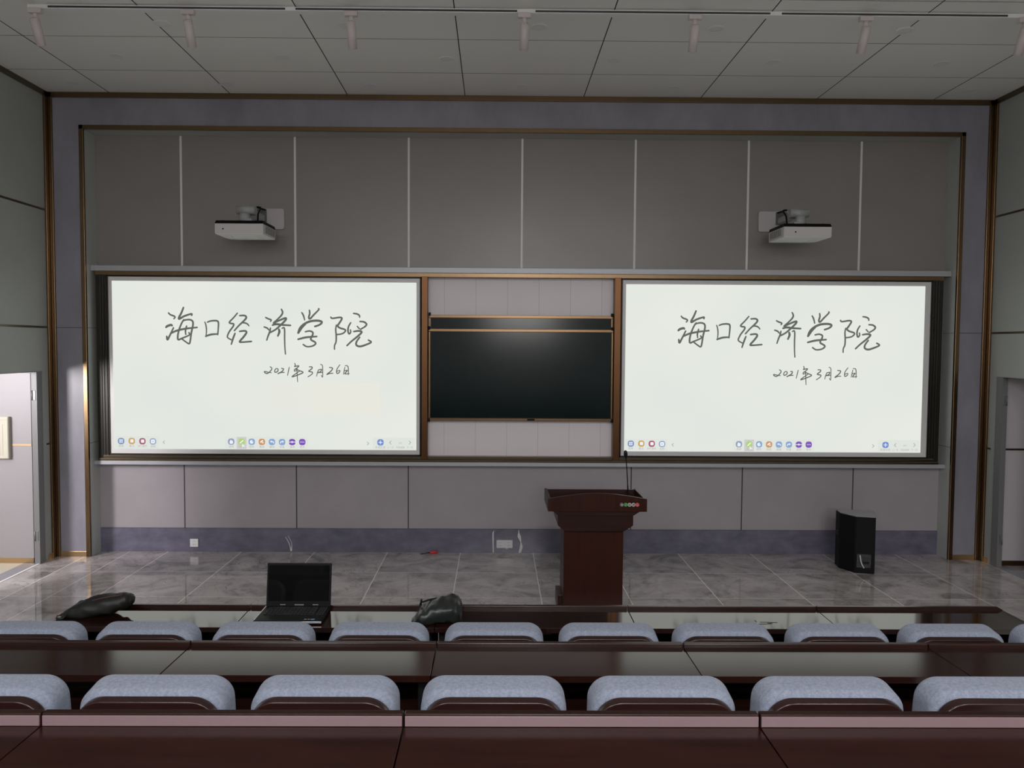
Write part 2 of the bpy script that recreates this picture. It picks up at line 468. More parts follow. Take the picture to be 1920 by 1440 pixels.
def door(n, xs, sx, ylf, leafmat, gold):
    # frame
    f = MB()
    a, b = sorted((xs+sx*.010, xs-sx*.045))
    f.box(a, b, DY1-.115, DY1-.02, 0, DZ); f.box(a, b, DY0, DY0+.08, 0, DZ)
    f.box(a, b, DY0, DY1, DZ-.0, DZ+.004)
    fo = struct(f, 'door_%d_frame' % n, M_jamb)
    # leaf, open 90 degrees into the corridor
    xa, xb = sorted((xs-sx*.075, xs-sx*1.15))
    f = MB(); f.box(xa, xb, ylf, ylf+.045, .012, DZ-.012)
    d = struct(f, 'door_%d' % n, leafmat)
    f = MB(); f.box(xa, xb, ylf-.004, ylf+.002, 1.203, 1.222); struct(f, 'door_strip', gold, d)
    f = MB(); f.box(xa, xb, ylf-.006, ylf+.002, .002, .052); struct(f, 'kick_strip', gold, d)
    f = MB(); a, b = sorted((xs-sx*.074, xs-sx*.062)); f.box(a, b, ylf+.004, ylf+.04, .012, DZ-.012); struct(f, 'leaf_edge', M_joint_d, d)
    for z in (.29, 1.72):
        f = MB(); a, b = sorted((xs-sx*.038, xs-sx*.002))
        f.box(a, b, DY1-.119, DY1-.113, z-.05, z+.05, .002)
        f.cyl((xs-sx*.036, DY1-.12, z-.05), (xs-sx*.036, DY1-.12, z+.05), .007, n=12)
        struct(f, 'hinge', M_hinge, d)
door(1, XL, 1, 8.125, M_leaf, M_gold)
door(2, XR, -1, 8.165, M_leaf_r, M_bronze)
# corridors behind the doors
def corridor(name, xa, xb, floor_m):
    f = MB()
    f.box(xa, xb, 8.26, 8.34, 0, 2.7); f.box(xa, xb, 5.2, 5.28, 0, 2.7)
    xo = xa if xa < 0 else xb
    f.box(xo-.04, xo+.04, 5.2, 8.34, 0, 2.7)
    struct(f, 'wall_'+name, M_leaf)
    f = MB(); f.box(xa, xb, 5.2, 8.3, 2.62, 2.7); struct(f, 'ceiling_'+name, M_ceiling)
    f = MB(); f.box(xa, xb, 5.2, 8.3, -.12, 0); struct(f, 'floor_'+name, floor_m)
corridor('corridor_left', -7.2, XL-.10, M_cream)
corridor('corridor_right', XR+.10, 7.6, M_marble)
f = MB(); f.box(XL-.17, XL-.02, DY0+.08, DY1-.09, -.1, .003); struct(f, 'trim_5', M_thresh)
f = MB(); f.box(XL-.02, XL+.004, DY0, DY1-.03, -.1, .004); struct(f, 'trim_6', M_joint)
f = MB(); f.box(XR-.01, XR+.12, DY0+.08, DY1-.09, -.1, .003); struct(f, 'trim_7', M_thresh)
# rear wall with a doorway of daylight
f = MB()
f.box(XL, -.75, YB-.1, YB, 0, ZC); f.box(1.65, XR, YB-.1, YB, 0, ZC); f.box(-.75, 1.65, YB-.1, YB, 4.55, ZC); f.box(-.75, 1.65, YB-.1, YB, 0, 2.5)
struct(f, 'wall_rear', M_darkwall)
# ceiling panel lamp fixtures
for i, (x, y) in enumerate(PANELS):
    t = thing('ceiling_panel_lamp', (x, y, ZC), 'square-edged white LED panel lamp in the ceiling over the rear tiers', 'ceiling lamp', 'ceiling panel lamps over the rear tiers')
    f = MB()
    for a, b, c, d in ((-.62, .62, -.32, -.29), (-.62, .62, .29, .32), (-.62, -.59, -.29, .29), (.59, .62, -.29, .29)):
        f.box(a, b, c, d, -.05, 0)
    f.build('frame', M_ring, t, world=False)
    f = MB(); f.box(-.59, .59, -.29, .29, -.02, 0); f.build('diffuser', M_white, t, world=False)

# ------------------------------------------------------------------ ledges above and below the boards
f = MB(); f.box(RX0+.003, RX1-.003, YW-.135, YW, 3.01, 3.068, .003); struct(f, 'trim_8', M_alu)
f = MB(); f.box(RX0+.003, RX1-.003, YW-.135, YW, .962, 1.003, .003); struct(f, 'trim_9', M_alu)

# ------------------------------------------------------------------ sliding board frame
BX0, BX1 = -4.215, 4.755
sf = thing('sliding_board_frame', (.27, 8.52, 1.003), 'wide bronze sliding-board frame with four uprights between the two grey ledges', 'board frame')
f = MB()
f.box(BX0, BX1, 8.485, 8.60, 2.966, 3.01, .003); f.build('top_rail', M_bronze, sf)
f = MB()
f.box(BX0, BX1, 8.485, 8.60, 1.003, 1.03, .003); f.box(BX0, BX1, 8.50, 8.60, 1.03, 1.062, .003); f.build('bottom_rail', M_bronze_d, sf)
for x0, x1, mm in ((-.785, -.72, M_copper), (1.255, 1.325, M_copper)):
    f = MB(); f.box(x0, x1, 8.478, 8.60, 1.03, 2.972, .004); f.build('upright', mm, sf)
for s, x in ((1, BX0), (-1, BX1)):
    f = MB()
    for a, b, y in ((0, .05, 8.497), (.05, .075, 8.502), (.075, .105, 8.507)):
        p, q = sorted((x+s*a, x+s*b)); f.box(p, q, y, 8.60, 1.03, 2.972, .003)
    f.build('side_upright', M_upr, sf)
f = MB(); f.box(-.72, 1.255, 8.592, 8.604, 1.06, 2.968); f.build('back_lining', M_lining, sf)
f = MB()
for x in [-.55+.337*k for k in range(6)]: f.box(x-.002, x+.002, 8.5905, 8.593, 1.06, 2.968)
f.build('lining_joints', mat('faint_joint', (.62, .57, .60), .6), sf)

# ------------------------------------------------------------------ handwriting strokes (u right, v down, in units of the picture width)
def dec(o, k, strokes):
    return [([((o[0]+x/k), (o[1]+y/k)) for x, y in s[0]], s[1]/k) for s in strokes]
HAI = dec((290, 560), 9.143, [
 ([(250,245),(280,275),(340,298),(362,318),(342,345)], 26), ([(208,490),(235,468),(295,450),(310,462)], 36),
 ([(220,645),(232,702),(270,635),(335,500)], 30), ([(505,155),(472,240),(428,328),(440,345),(520,300),(640,262),(645,285)], 32),
 ([(512,360),(470,430),(425,550),(408,650),(418,702),(475,680),(605,622),(597,582)], 28),
 ([(490,385),(540,365),(610,360),(660,385),(668,450),(640,580),(622,715),(603,770),(550,742),(480,690)], 28),
 ([(295,592),(400,545),(560,512),(738,492)], 31), ([(560,468),(548,510),(540,560),(546,612)], 26)])
KOU = dec((290, 560), 9.143, [
 ([(870,400),(888,450),(898,540),(890,650)], 21), ([(915,402),(970,382),(1060,377),(1100,402),(1100,500),(1090,615)], 27),
 ([(885,642),(980,612),(1092,604)], 30)])
JING = dec((290, 560), 9.143, [
 ([(1425,248),(1360,325),(1290,400),(1310,422),(1358,430),(1355,470),(1290,560),(1255,640),(1268,672),(1322,702)], 26),
 ([(1385,592),(1352,680),(1322,778)], 28), ([(1465,290),(1545,288),(1578,318),(1545,370),(1455,455),(1375,545)], 29),
 ([(1505,412),(1560,415),(1600,435),(1622,463)], 24), ([(1465,558),(1555,550),(1580,580),(1530,655),(1465,732),(1510,742),(1665,730)], 31)])
JI = dec((490, 560), 8.727, [
 ([(75,305),(112,325),(165,345),(155,370)], 24), ([(50,460),(100,478),(128,508)], 24), ([(155,478),(142,540),(115,610),(95,675)], 25),
 ([(332,172),(352,215),(338,262),(280,325),(205,390)], 26), ([(205,398),(310,348),(400,316),(402,345),(335,415),(240,500),(150,550)], 30),
 ([(188,430),(250,415),(350,426),(480,434)], 31), ([(292,498),(300,540),(276,605)], 33),
 ([(345,482),(375,470),(386,520),(386,640),(391,800),(400,902)], 23)])
XUE = dec((490, 560), 8.727, [
 ([(665,225),(692,272),(712,345)], 24), ([(790,187),(795,240),(780,300),(800,325),(860,262),(940,180),(940,160)], 27),
 ([(606,558),(635,480),(700,415),(800,368),(915,356),(985,370),(985,400),(940,430),(880,450)], 33),
 ([(608,555),(660,470),(720,412)], 40),
 ([(725,537),(790,525),(843,545),(842,590),(815,640),(822,672),(880,705),(890,735),(840,770),(750,780),(690,745)], 27), ([(605,660),(740,628),(910,614)], 30)])
YUAN = dec((490, 560), 8.727, [
 ([(1140,298),(1165,318),(1285,302),(1320,322),(1282,390),(1252,440),(1290,475),(1368,500),(1375,530),(1325,568),(1240,582)], 27),
 ([(1230,427),(1220,500),(1228,600),(1225,700),(1202,760),(1200,822)], 24), ([(1465,388),(1430,450),(1420,520),(1438,570),(1465,542),(1460,505)], 25),
 ([(1510,237),(1570,247),(1605,270),(1610,298)], 25), ([(1615,368),(1680,375),(1722,410),(1700,450),(1625,495)], 27), ([(1572,448),(1605,485)], 24),
 ([(1515,532),(1595,522),(1645,540),(1585,605),(1480,690),(1405,762)], 29), ([(1612,625),(1560,700),(1560,755),(1620,775),(1720,745),(1800,705),(1755,672)], 29)])
DATE = dec((480, 670), 9.6, [
 ([(260,166),(290,186),(280,225),(215,285),(165,270),(162,250),(220,262),(280,272)], 17), ([(365,200),(342,235),(352,265),(392,250),(405,212),(378,196),(360,204)], 17),
 ([(465,195),(500,202),(480,245),(400,290),(450,270),(515,266)], 18), ([(605,172),(590,240),(574,320)], 15),
 ([(702,102),(714,140),(700,160),(775,146),(745,185),(700,215),(702,245),(755,215)], 17),
 ([(720,205),(790,235),(852,266),(770,308),(655,346),(720,290),(795,238)], 18), ([(742,195),(748,320),(755,435)], 15),
 ([(965,165),(1012,168),(1010,198),(955,245),(1020,262),(1010,298),(942,345)], 18),
 ([(1165,120),(1200,142),(1205,250),(1203,350),(1180,318)], 14), ([(1132,215),(1110,272),(1095,335)], 14), ([(1130,222),(1182,210),(1168,250),(1118,270),(1200,264)], 17),
 ([(1325,176),(1380,186),(1360,235),(1280,302),(1330,285),(1388,280)], 18), ([(1515,127),(1465,200),(1455,265),(1475,285),(1513,252),(1508,228),(1465,246)], 16),
 ([(1605,168),(1590,240),(1580,298)], 14), ([(1610,142),(1655,152),(1668,220),(1666,308)], 15), ([(1600,236),(1650,230),(1602,290),(1682,284)], 17)])
PX0, PX1, PY0, PY1 = 213.8, 781.2, 528.5, 843.0    # the picture's edges in the same measuring frame
def uvw(x, y):
    # sheared slightly with the picture's own left edge
    t = (y-526)/316
    xl = 211.5+4.5*t; xr = 780.5+1.0*t
    return ((x-xl)/(xr-xl), (y-PY0-(x-PX0)/(PX1-PX0)*2.5+1.2)/(PY1-PY0))

def catmull(P, n=6):
    if len(P) < 3: return [Vector(p) for p in P]
    Q = [Vector(p) for p in P]; out = []
    for i in range(len(Q)-1):
        p0 = Q[max(i-1, 0)]; p1 = Q[i]; p2 = Q[i+1]; p3 = Q[min(i+2, len(Q)-1)]
        for k in range(n):
            t = k/n
            out.append(.5*(2*p1+(p2-p0)*t+(2*p0-5*p1+4*p2-p3)*t*t+(3*p1-p0-3*p2+p3)*t**3))
    out.append(Q[-1]); return out

def stroke(mb, pts, width, y, mi=0):
    """a flat pen stroke in the x-z plane at depth y: quads plus round caps and joints"""
    P = catmull(pts); n = len(P); h = width*.58
    L, Rr = [], []
    for i in range(n):
        d = P[min(i+1, n-1)]-P[max(i-1, 0)]
        if d.length < 1e-9: d = Vector((1, 0))
        d.normalize(); nn = Vector((-d.y, d.x))
        k = h*(.82+.18*sin(pi*min(1, i/(n-1)*1.15)))
        L.append(P[i]+nn*k); Rr.append(P[i]-nn*k)
    for i in range(n-1):
        mb.face([(L[i].x, y, L[i].y), (L[i+1].x, y, L[i+1].y), (Rr[i+1].x, y, Rr[i+1].y), (Rr[i].x, y, Rr[i].y)], mi)
    for c in (P[0], P[-1]) + tuple(P[6:-6:6]):
        mb.face([(c.x+h*.8*cos(a*pi/5), y, c.y+h*.8*sin(a*pi/5)) for a in range(10)], mi)

M_lab = emat('projected_label_grey', srgb(178, 180, 174), 1)
M_bar = emat('projected_bar', srgb(224, 228, 222), 1)
M_hi = emat('projected_highlight', srgb(206, 205, 205), 1)
M_chev = emat('projected_chevron', srgb(165, 170, 166), 1)
M_glyph = emat('projected_white', srgb(236, 241, 245), 1)
M_creamp = emat('projected_cream', srgb(232, 231, 221), 1)
ICOLS = {'blue': srgb(128, 150, 192), 'orange': srgb(208, 164, 104), 'rose': srgb(170, 98, 122), 'pale': srgb(150, 166, 196), 'green': srgb(178, 210, 120),
         'slate': srgb(148, 160, 190), 'lblue': srgb(140, 168, 210), 'copper': srgb(206, 150, 100), 'violet': srgb(128, 92, 184), 'vivid': srgb(116, 144, 206)}
def disc(mb, cx, cz, r, y, mi, n=28, sq=2.6):
    pts = []
    for i in range(n):
        a = 2*pi*i/n
        c, s = cos(a), sin(a)
        pts.append((cx+r*math.copysign(abs(c)**(2/sq), c), y, cz+r*math.copysign(abs(s)**(2/sq), s)))
    mb.face(pts, mi)
def rect(mb, x0, x1, z0, z1, y, mi):
    mb.face([(x0, y, z0), (x1, y, z0), (x1, y, z1), (x0, y, z1)], mi)
def text_mesh(mb, s, cx, cz, h, y, mi):
    cu = bpy.data.curves.new('t', 'FONT'); cu.body = s; cu.align_x = 'CENTER'; cu.align_y = 'CENTER'; cu.size = h
    o = bpy.data.objects.new('t', cu); COL.objects.link(o)
    dg = bpy.context.evaluated_depsgraph_get(); dg.update()
    ev = o.evaluated_get(dg); me = ev.to_mesh()
    t = bmesh.new(); t.from_mesh(me); ev.to_mesh_clear()
    for v in t.verts: v.co = Vector((cx+v.co.x, y, cz+v.co.y))
    mb.add(t, mi)
    bpy.data.objects.remove(o); bpy.data.curves.remove(cu)

# ------------------------------------------------------------------ the two whiteboards with their projected pictures
def whiteboard(x0, x1, ix0, ix1, side):
    z0, z1, iz0, iz1 = 1.062, 2.966, 1.128, 2.908
    t = thing('whiteboard', ((x0+x1)/2, 8.57, z0), 'wide whiteboard on the %s carrying a bright projected page of handwriting' % side, 'whiteboard')
    f = MB(); f.box(x0+.012, x1-.012, 8.514, 8.585, z0+.012, z1-.012); f.build('writing_surface', M_white, t)
    f = MB()
    f.box(x0, x1, 8.506, 8.588, z0, z0+.018, .003); f.box(x0, x1, 8.506, 8.588, z1-.014, z1, .003)
    f.box(x0, x0+.014, 8.506, 8.588, z0, z1, .003); f.box(x1-.014, x1, 8.506, 8.588, z0, z1, .003)
    f.build('edge_frame', M_upr, t)
    W, Hh = ix1-ix0, iz1-iz0
    f = MB(); rect(f, ix0, ix1, iz0, iz1, 8.511, 0)
    pic = f.build('projected_page', M_screen, t, recalc=False)
    def pt(x, y):
        u, v = uvw(x, y); return (ix0+u*W, iz1-v*Hh)
    k = W/568
    Y = 8.5095
    groups = [('handwritten_character', ch) for ch in (HAI, KOU, JING, JI, XUE, YUAN)]
    groups += [('date_character', DATE[a:b]) for a, b in ((0, 1), (1, 2), (2, 3), (3, 4), (4, 7), (7, 8), (8, 11), (11, 12), (12, 13), (13, 16))]
    for nm, ch in groups:
        f = MB()
        for j, (pts, wd) in enumerate(ch):
            stroke(f, [pt(*p) for p in pts], wd*k, Y-.00006*j)
        f.build(nm, M_ink, pic, recalc=False)
    if side == 'left':
        f = MB(); a = pt(400, 716); b = pt(714, 777)
        rect(f, a[0], b[0], b[1], a[1], Y+.0008, 0)
        f.build('cream_box', cream_mat(), pic, recalc=False)
    s = k
    def P(x, y): return pt(x, y)
    # toolbar cards
    for xa, xb, ya, yb in ((217.5, 299, 818, 841.5), (423, 578, 819, 841.8), (700, 779, 820, 843)):
        f = MB(); a = P(xa, ya); b = P(xb, yb); rect(f, a[0], b[0], b[1], a[1], Y+.0008, 0)
        f.build('toolbar', M_bar, pic, recalc=False)
    def icon(x, y, col, lab, glyph, labw):
        f = MB(); c = P(x, y); r = 6.1*s
        if glyph == 'pen':
            rect(f, c[0]-9.2*s, c[0]+9.2*s, c[1]-13.5*s, c[1]+9*s, Y+.0004, 3)
        disc(f, c[0], c[1], r, Y, 0)
        g = Y-.0006; cx, cz = c
        def q(a, b, e, d): rect(f, cx+a*s, cx+b*s, cz+e*s, cz+d*s, g, 1)
        if glyph == 'grid':
            q(-3.2, -.4, .4, 3.2); q(.4, 3.2, .4, 3.2); q(-3.2, -.4, -3.2, -.4); disc(f, cx+1.8*s, cz-1.8*s, 1.4*s, g, 1, sq=2)
        elif glyph == 'square':
            disc(f, cx+.4*s, cz+.2*s, 3.1*s, g, 1, sq=5)
        elif glyph == 'play':
            disc(f, cx, cz, 3.8*s, g, 1, sq=5); f.face([(cx-.9*s, g-.0003, cz-1.3*s), (cx+1.4*s, g-.0003, cz), (cx-.9*s, g-.0003, cz+1.3*s)], 0)
        elif glyph == 'hand':
            disc(f, cx+.2*s, cz-1.0*s, 3.2*s, g, 1, sq=3); q(-1.6, -.2, 0, 3.8); q(.2, 1.4, 0, 2.6); q(1.8, 2.9, -.5, 1.9)
        elif glyph == 'pen':
            stroke(f, [(cx-2.6*s, cz-2.4*s), (cx+2.6*s, cz+2.4*s)], 2.4*s, g, 1)
            f.face([(cx+1.0*s, g-.0004, cz-3*s), (cx+1.0*s, g-.0004, cz-11*s), (cx+3.0*s, g-.0004, cz-9.4*s), (cx+6.6*s, g-.0004, cz-9.0*s)], 1)
        elif glyph == 'shapes':
            disc(f, cx-.3*s, cz-.2*s, 3.4*s, g, 1, sq=2); f.face([(cx+.4*s, g-.0003, cz), (cx+3.4*s, g-.0003, cz+.4*s), (cx+2.2*s, g-.0003, cz+3*s)], 0)
        elif glyph == 'eraser':
            stroke(f, [(cx-2*s, cz-.4*s), (cx+1.2*s, cz+2.2*s)], 3.0*s, g, 1); stroke(f, [(cx+1.2*s, cz-2.2*s), (cx+2.6*s, cz-1*s)], 2.0*s, g, 1)
        elif glyph in ('undo', 'redo'):
            d = 1 if glyph == 'undo' else -1
            stroke(f, [(cx+d*3.2*s, cz-2.0*s), (cx+d*2.0*s, cz+.4*s), (cx-d*.8*s, cz+.8*s)], 1.6*s, g, 1)
            f.face([(cx-d*3.6*s, g, cz+.8*s), (cx-d*.6*s, g, cz+3.2*s), (cx-d*.6*s, g, cz-1.6*s)], 1)
        elif glyph == 'roam':
            q(-5.9, 5.9, -.6, .6); disc(f, cx, cz, 1.7*s, g-.0003, 1, sq=2)
        elif glyph == 'dots':
            for a in (-2.8, 0, 2.8): disc(f, cx+a*s, cz, .85*s, g, 1, n=12, sq=2)
        elif glyph == 'plus':
            q(-3.6, 3.6, -.7, .7); q(-.7, .7, -3.6, 3.6)
        text_mesh(f, lab, cx, cz-9.6*s, 4.9*s, Y-.0002, 2)
        f.build('toolbar_icon', [emat('icon_'+col, ICOLS[col], 1), M_glyph, M_lab, M_hi], pic, recalc=False)
    for a in ((228.5, 827.3, 'blue', '菜单', 'grid', 0), (248.3, 827.2, 'orange', '备注', 'square', 0), (268.3, 827.6, 'rose', 'PPT课件', 'square', 0), (288, 828, 'pale', '视频', 'play', 0),
              (434.4, 828.3, 'slate', '选择', 'hand', 0), (453.8, 828.4, 'green', '画笔', 'pen', 0), (472.8, 828.5, 'lblue', '图形', 'shapes', 0), (491.8, 828.7, 'copper', '橡皮', 'eraser', 0),
              (510.7, 828.9, 'lblue', '撤销', 'undo', 0), (529.7, 829, 'lblue', '恢复', 'redo', 0), (548.6, 829, 'violet', '漫游', 'roam', 0), (567.5, 829, 'violet', '更多', 'dots', 0),
              (714.3, 829.5, 'vivid', '新建白板', 'plus', 0)):
        icon(*a)
    for x, y, d, hgt in ((308.5, 829.6, -1, 3.0), (690.7, 831.6, 1, 3.0), (733, 830, -1, 3.4), (769.5, 829.8, 1, 3.4)):
        c = P(x, y); f = MB()
        stroke(f, [(c[0]-d*1.4*s, c[1]+hgt*s), (c[0]+d*1.4*s, c[1]+.1*s), (c[0]+d*1.4*s, c[1]-.1*s), (c[0]-d*1.4*s, c[1]-hgt*s)], 1.1*s, Y)
        f.build('page_arrow', M_chev, pic, recalc=False)
    for x, yy, l, hh in ((751.5, 831, '0/0', 4.6), (733, 839.3, '上一页', 4.2), (751.3, 839.3, '页面编辑', 4.2), (769.5, 839.3, '下一页', 4.2)):
        f = MB(); text_mesh(f, l, *P(x, yy), hh*s, Y, 0)
        f.build('page_label', M_lab, pic, recalc=False)
    return t
whiteboard(-4.105, -.792, -4.052, -.842, 'left')
whiteboard(1.332, 4.645, 1.381, 4.568, 'right')

# ------------------------------------------------------------------ green chalkboards
def chalkboard(z0, z1, y, label, hnd):
    x0, x1 = -.712, 1.25
    t = thing('chalkboard', ((x0+x1)/2, y, z0), label, 'chalkboard')
    f = MB(); f.box(x0+.01, x1-.01, y-.010, y+.012, z0+.02, z1-.02); f.build('writing_surface', M_green, t)
    f = MB(); f.box(x0, x1, y-.018, y+.016, z1-.03, z1, .003); f.build('top_rail', M_rail, t)
    f = MB(); f.box(x0, x1, y-.022, y+.016, z0, z0+.03, .003); f.build('bottom_rail', M_rail, t)
    for a, b in ((x0, x0+.02), (x1-.02, x1)):
        f = MB(); f.box(a, b, y-.016, y+.016, z0+.03, z1-.03, .003); f.build('side_rail', M_rail, t)
    for a in (x0, x1):
        for zz in (z0, z1):
            f = MB(); f.box(a-.002 if a < 0 else a-.018, a+.018 if a < 0 else a+.002, y-.024, y+.018, zz-.012, zz+.026, .004); f.build('corner_cap', M_black, t)
    if hnd:
        f = MB(); f.box(.34, .42, y-.034, y-.02, z0+.006, z0+.026, .005); f.build('pull_handle', M_black, t)
chalkboard(1.447, 2.425, 8.520, 'large dark green chalkboard with gold rails, the lower front one between the whiteboards', True)
chalkboard(1.60, 2.572, 8.566, 'green chalkboard mostly hidden behind the front one, only its top band with gold rail shows', False)

# ------------------------------------------------------------------ projectors on wall mounts
def rrect(x0, x1, z0, z1, r, n=5):
    out = []
    for cx, cz, a0 in ((x1-r, z1-r, 0), (x0+r, z1-r, 90), (x0+r, z0+r, 180), (x1-r, z0+r, 270)):
        for i in range(n+1):
            a = RAD(a0+90*i/n); out.append((cx+r*cos(a), cz+r*sin(a)))
    return out
def projector(cx, s, label, z):
    """s=+1: plate sticks out to the right of the body, body's rounded corner on the left"""
    t = thing('wall_projector', (cx, YW, z), label, 'projector')
    yf, yb = -.765, -.33
    # rounded outline in plan
    h = .235; out = []
    out += [(-h, yf), (h, yf), (h, yb)]
    for i in range(0, 7):
        a = RAD(90+90*i/6); out.append((-h+.10+.10*cos(a), yb-.10+.10*sin(a)))
    out = [(s*x, y) for x, y in out]
    f = MB(); f.prism(out, 'z', -.052, .048, bev=.004); f.build('body', M_projw, t, world=False)
    top = [(x*.97, yf+.02+(y-yf)*.95) for x, y in out]
    f = MB()
    t2 = bmesh.new(); A = [t2.verts.new((x, y, .046)) for x, y in out]; B = [t2.verts.new((x, y, .078)) for x, y in top]
    n = len(out); t2.faces.new(B)
    t2.faces.new(A[::-1])
    for i in range(n): t2.faces.new((A[i], A[(i+1) % n], B[(i+1) % n], B[i]))
    f.add(t2)
    for fx in (-.17, .17, 0): f.box(fx-.02, fx+.02, yf+.05, yf+.08, .076, .084, .002)
    f.build('top_cover', M_black, t, world=False)
    f = MB(); f.cyl((-.155*1 if s > 0 else -.12, yf-.003, -.006), (-.155 if s > 0 else -.12, yf+.01, -.006), .0075, n=16); f.build('sensor_eye', M_black, t, world=False)
    f = MB()
    for i in range(9):
        y = yf+.09+.036*i; a, b = sorted((s*(h-.002), s*(h+.002))); f.box(a, b, y, y+.013, -.034, .036)
    f.build('side_vent', M_vent, t, world=False)
    f = MB(); f.prism([(x*.985, yf+.008+(y-yf)*.97) for x, y in out], 'z', -.055, -.05, bev=.001); f.build('lit_underside', mat('projector_white_lit', (.90, .90, .88), .2), t, world=False)  # screen light on the underside, put into a sheet of brighter white
    f = MB(); f.prism(rrect(-.14, .10, yf+.16, yb-.10, .05), 'z', -.058, -.054, bev=.001); f.build('lens_window', M_lens, t, world=False)
    # wall plate with its square opening, arm and joint
    pc = .01*s
    f = MB(); f.prism(rrect(pc-.235, pc+.235, .10, .315, .02), 'y', -.028, 0, bev=.003); f.build('wall_plate', M_plate, t, world=False)
    ox = 0
    f = MB(); f.box(ox-.062, ox+.062, -.032, -.024, .172, .308); f.build('plate_opening', M_vent, t, world=False)
    f = MB()
    f.box(ox-.045, ox+.045, -.36, -.03, .182, .245, .012)
    f.box(-.03*s-.03, -.03*s+.03, -.50, -.33, .20, .25, .012)
    arm = f.build('mount_arm', M_mount, t, world=False)
    f = MB(); f.cyl((-.03*s, -.48, .09), (-.03*s, -.48, .19), .055, .05); f.build('mount_joint', M_mount, t, world=False)
    f = MB(); f.cyl((-.11*s, -.48, .222), (.08*s, -.48, .222), .042); f.build('mount_knuckle', M_mount, t, world=False)
    f = MB(); f.box(-.14, .14, -.62, -.36, .078, .094, .003); f.box(s*.02-.03, s*.02+.03, -.53, -.42, .09, .13, .003); f.build('mount_base', M_mount, t, world=False)
    f = MB()
    c = [(s*.05, -.035, .30), (-.02*s, -.12, .312), (.055*s, -.22, .29), (.06*s, -.33, .21), (.075*s, -.40, .085)]
    f.tube([tuple(v) for v in catmull(c)], .008); f.build('cable', M_black, t, world=False)
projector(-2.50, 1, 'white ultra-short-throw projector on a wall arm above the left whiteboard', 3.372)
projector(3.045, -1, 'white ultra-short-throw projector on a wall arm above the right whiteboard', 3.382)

# ------------------------------------------------------------------ lighting track, spotlights, recessed downlights
tr = thing('lighting_track', (.2, 6.23, ZC), 'long pale lighting track across the ceiling carrying seven spotlights', 'lighting track')
f = MB(); f.box(-3.58, 4.6, 6.245, 6.315, ZC-.03, ZC, .003); f.build('rail', M_ring, tr)
for a, b in ((-3.42, -1.62), (-1.54, .15), (.29, 2.09), (2.18, 3.92)):
    f = MB(); f.box(a, b, 6.238, 6.25, ZC-.024, ZC-.012); f.build('slot', M_joint_d, tr)
ORD7 = ['leftmost', 'second from the left', 'third from the left', 'middle', 'third from the right', 'second from the right', 'rightmost']
SPX = [-3.52, -2.36, -1.12, .205, 1.515, 2.83, 4.06]
sp0 = None
for i, x in enumerate(SPX):
    lab = {0: 'pinkish-white cylinder spotlight at the left end of the ceiling track', 3: 'pinkish-white cylinder spotlight at the middle of the ceiling track, hanging straight down',
           6: 'pinkish-white cylinder spotlight at the right end of the ceiling track, cut by the photo edge'}.get(i, 'pinkish-white cylinder spotlight on the ceiling track, %s of the seven' % ORD7[i])
    if sp0 is None:
        t = thing('track_spotlight', (x, 6.25, ZC-.03), lab, 'spotlight', 'spotlights on the ceiling track'); sp0 = t
        f = MB(); f.box(-.05, .05, -.022, .022, -.038, 0, .004); f.build('adapter', M_lampw, t, world=False)
        f = MB(); f.cyl((0, 0, -.075), (0, 0, -.036), .018); f.box(-.022, .022, -.012, .012, -.10, -.068, .004); f.build('stem', M_lampw, t, world=False)
        d = Vector((0, .48, -.88)).normalized(); p0 = Vector((0, -.015, -.085)); p1 = p0+d*.19
        f = MB(); f.cyl(p0, p1, .034, n=32); f.cyl(p0-d*.006, p0, .028, .034, n=32); hd = f.build('lamp_head', M_lampw, t, world=False)
        f = MB(); f.cyl(p1-d*.004, p1+d*.001, .028, n=32); f.build('lens', M_vent, hd, world=False)
    else:
        t = copy_tree(sp0); t.location = (x, 6.25, ZC-.03); t['label'] = lab
DL = [(6.58, [-2.69, -1.21, .335, 1.765, 3.30], .073, 'row nearest the lighting track'),
      (7.34, [-3.42, -1.93, -.455, 1.047, 2.49, 4.02], .07, 'middle row of discs'),
      (8.09, [-4.2, -2.68, -1.26, .255, 1.75, 3.23, 4.72], .07, 'row nearest the front wall')]
for y, xs, r, rowname in DL:
    for i, x in enumerate(xs):
        n = len(xs)
        od = ['leftmost', 'second', 'third', 'fourth', 'fifth', 'sixth', 'seventh'][i] if i < n-1 else 'rightmost'
        lab = 'round white ceiling downlight, %s in the %s' % (od if od in ('leftmost', 'rightmost') else od+' from the left', rowname)
        t = thing('recessed_downlight', (x, y, ZC), lab, 'downlight', 'recessed downlights in the ceiling')
        k = .014 if y < 7 else .004
        f = MB(); f.lathe([(r, 0), (r, -.003), (r*.97, -k*.6), (r*.82, -k), (r*.80, -k*.6)], 36); f.build('trim_ring', M_ring, t, world=False)
        f = MB(); f.lathe([(r*.81, -k*.7), (r*.6, -k*.9), (0, -k)], 36); f.build('lens', M_lens, t, world=False)

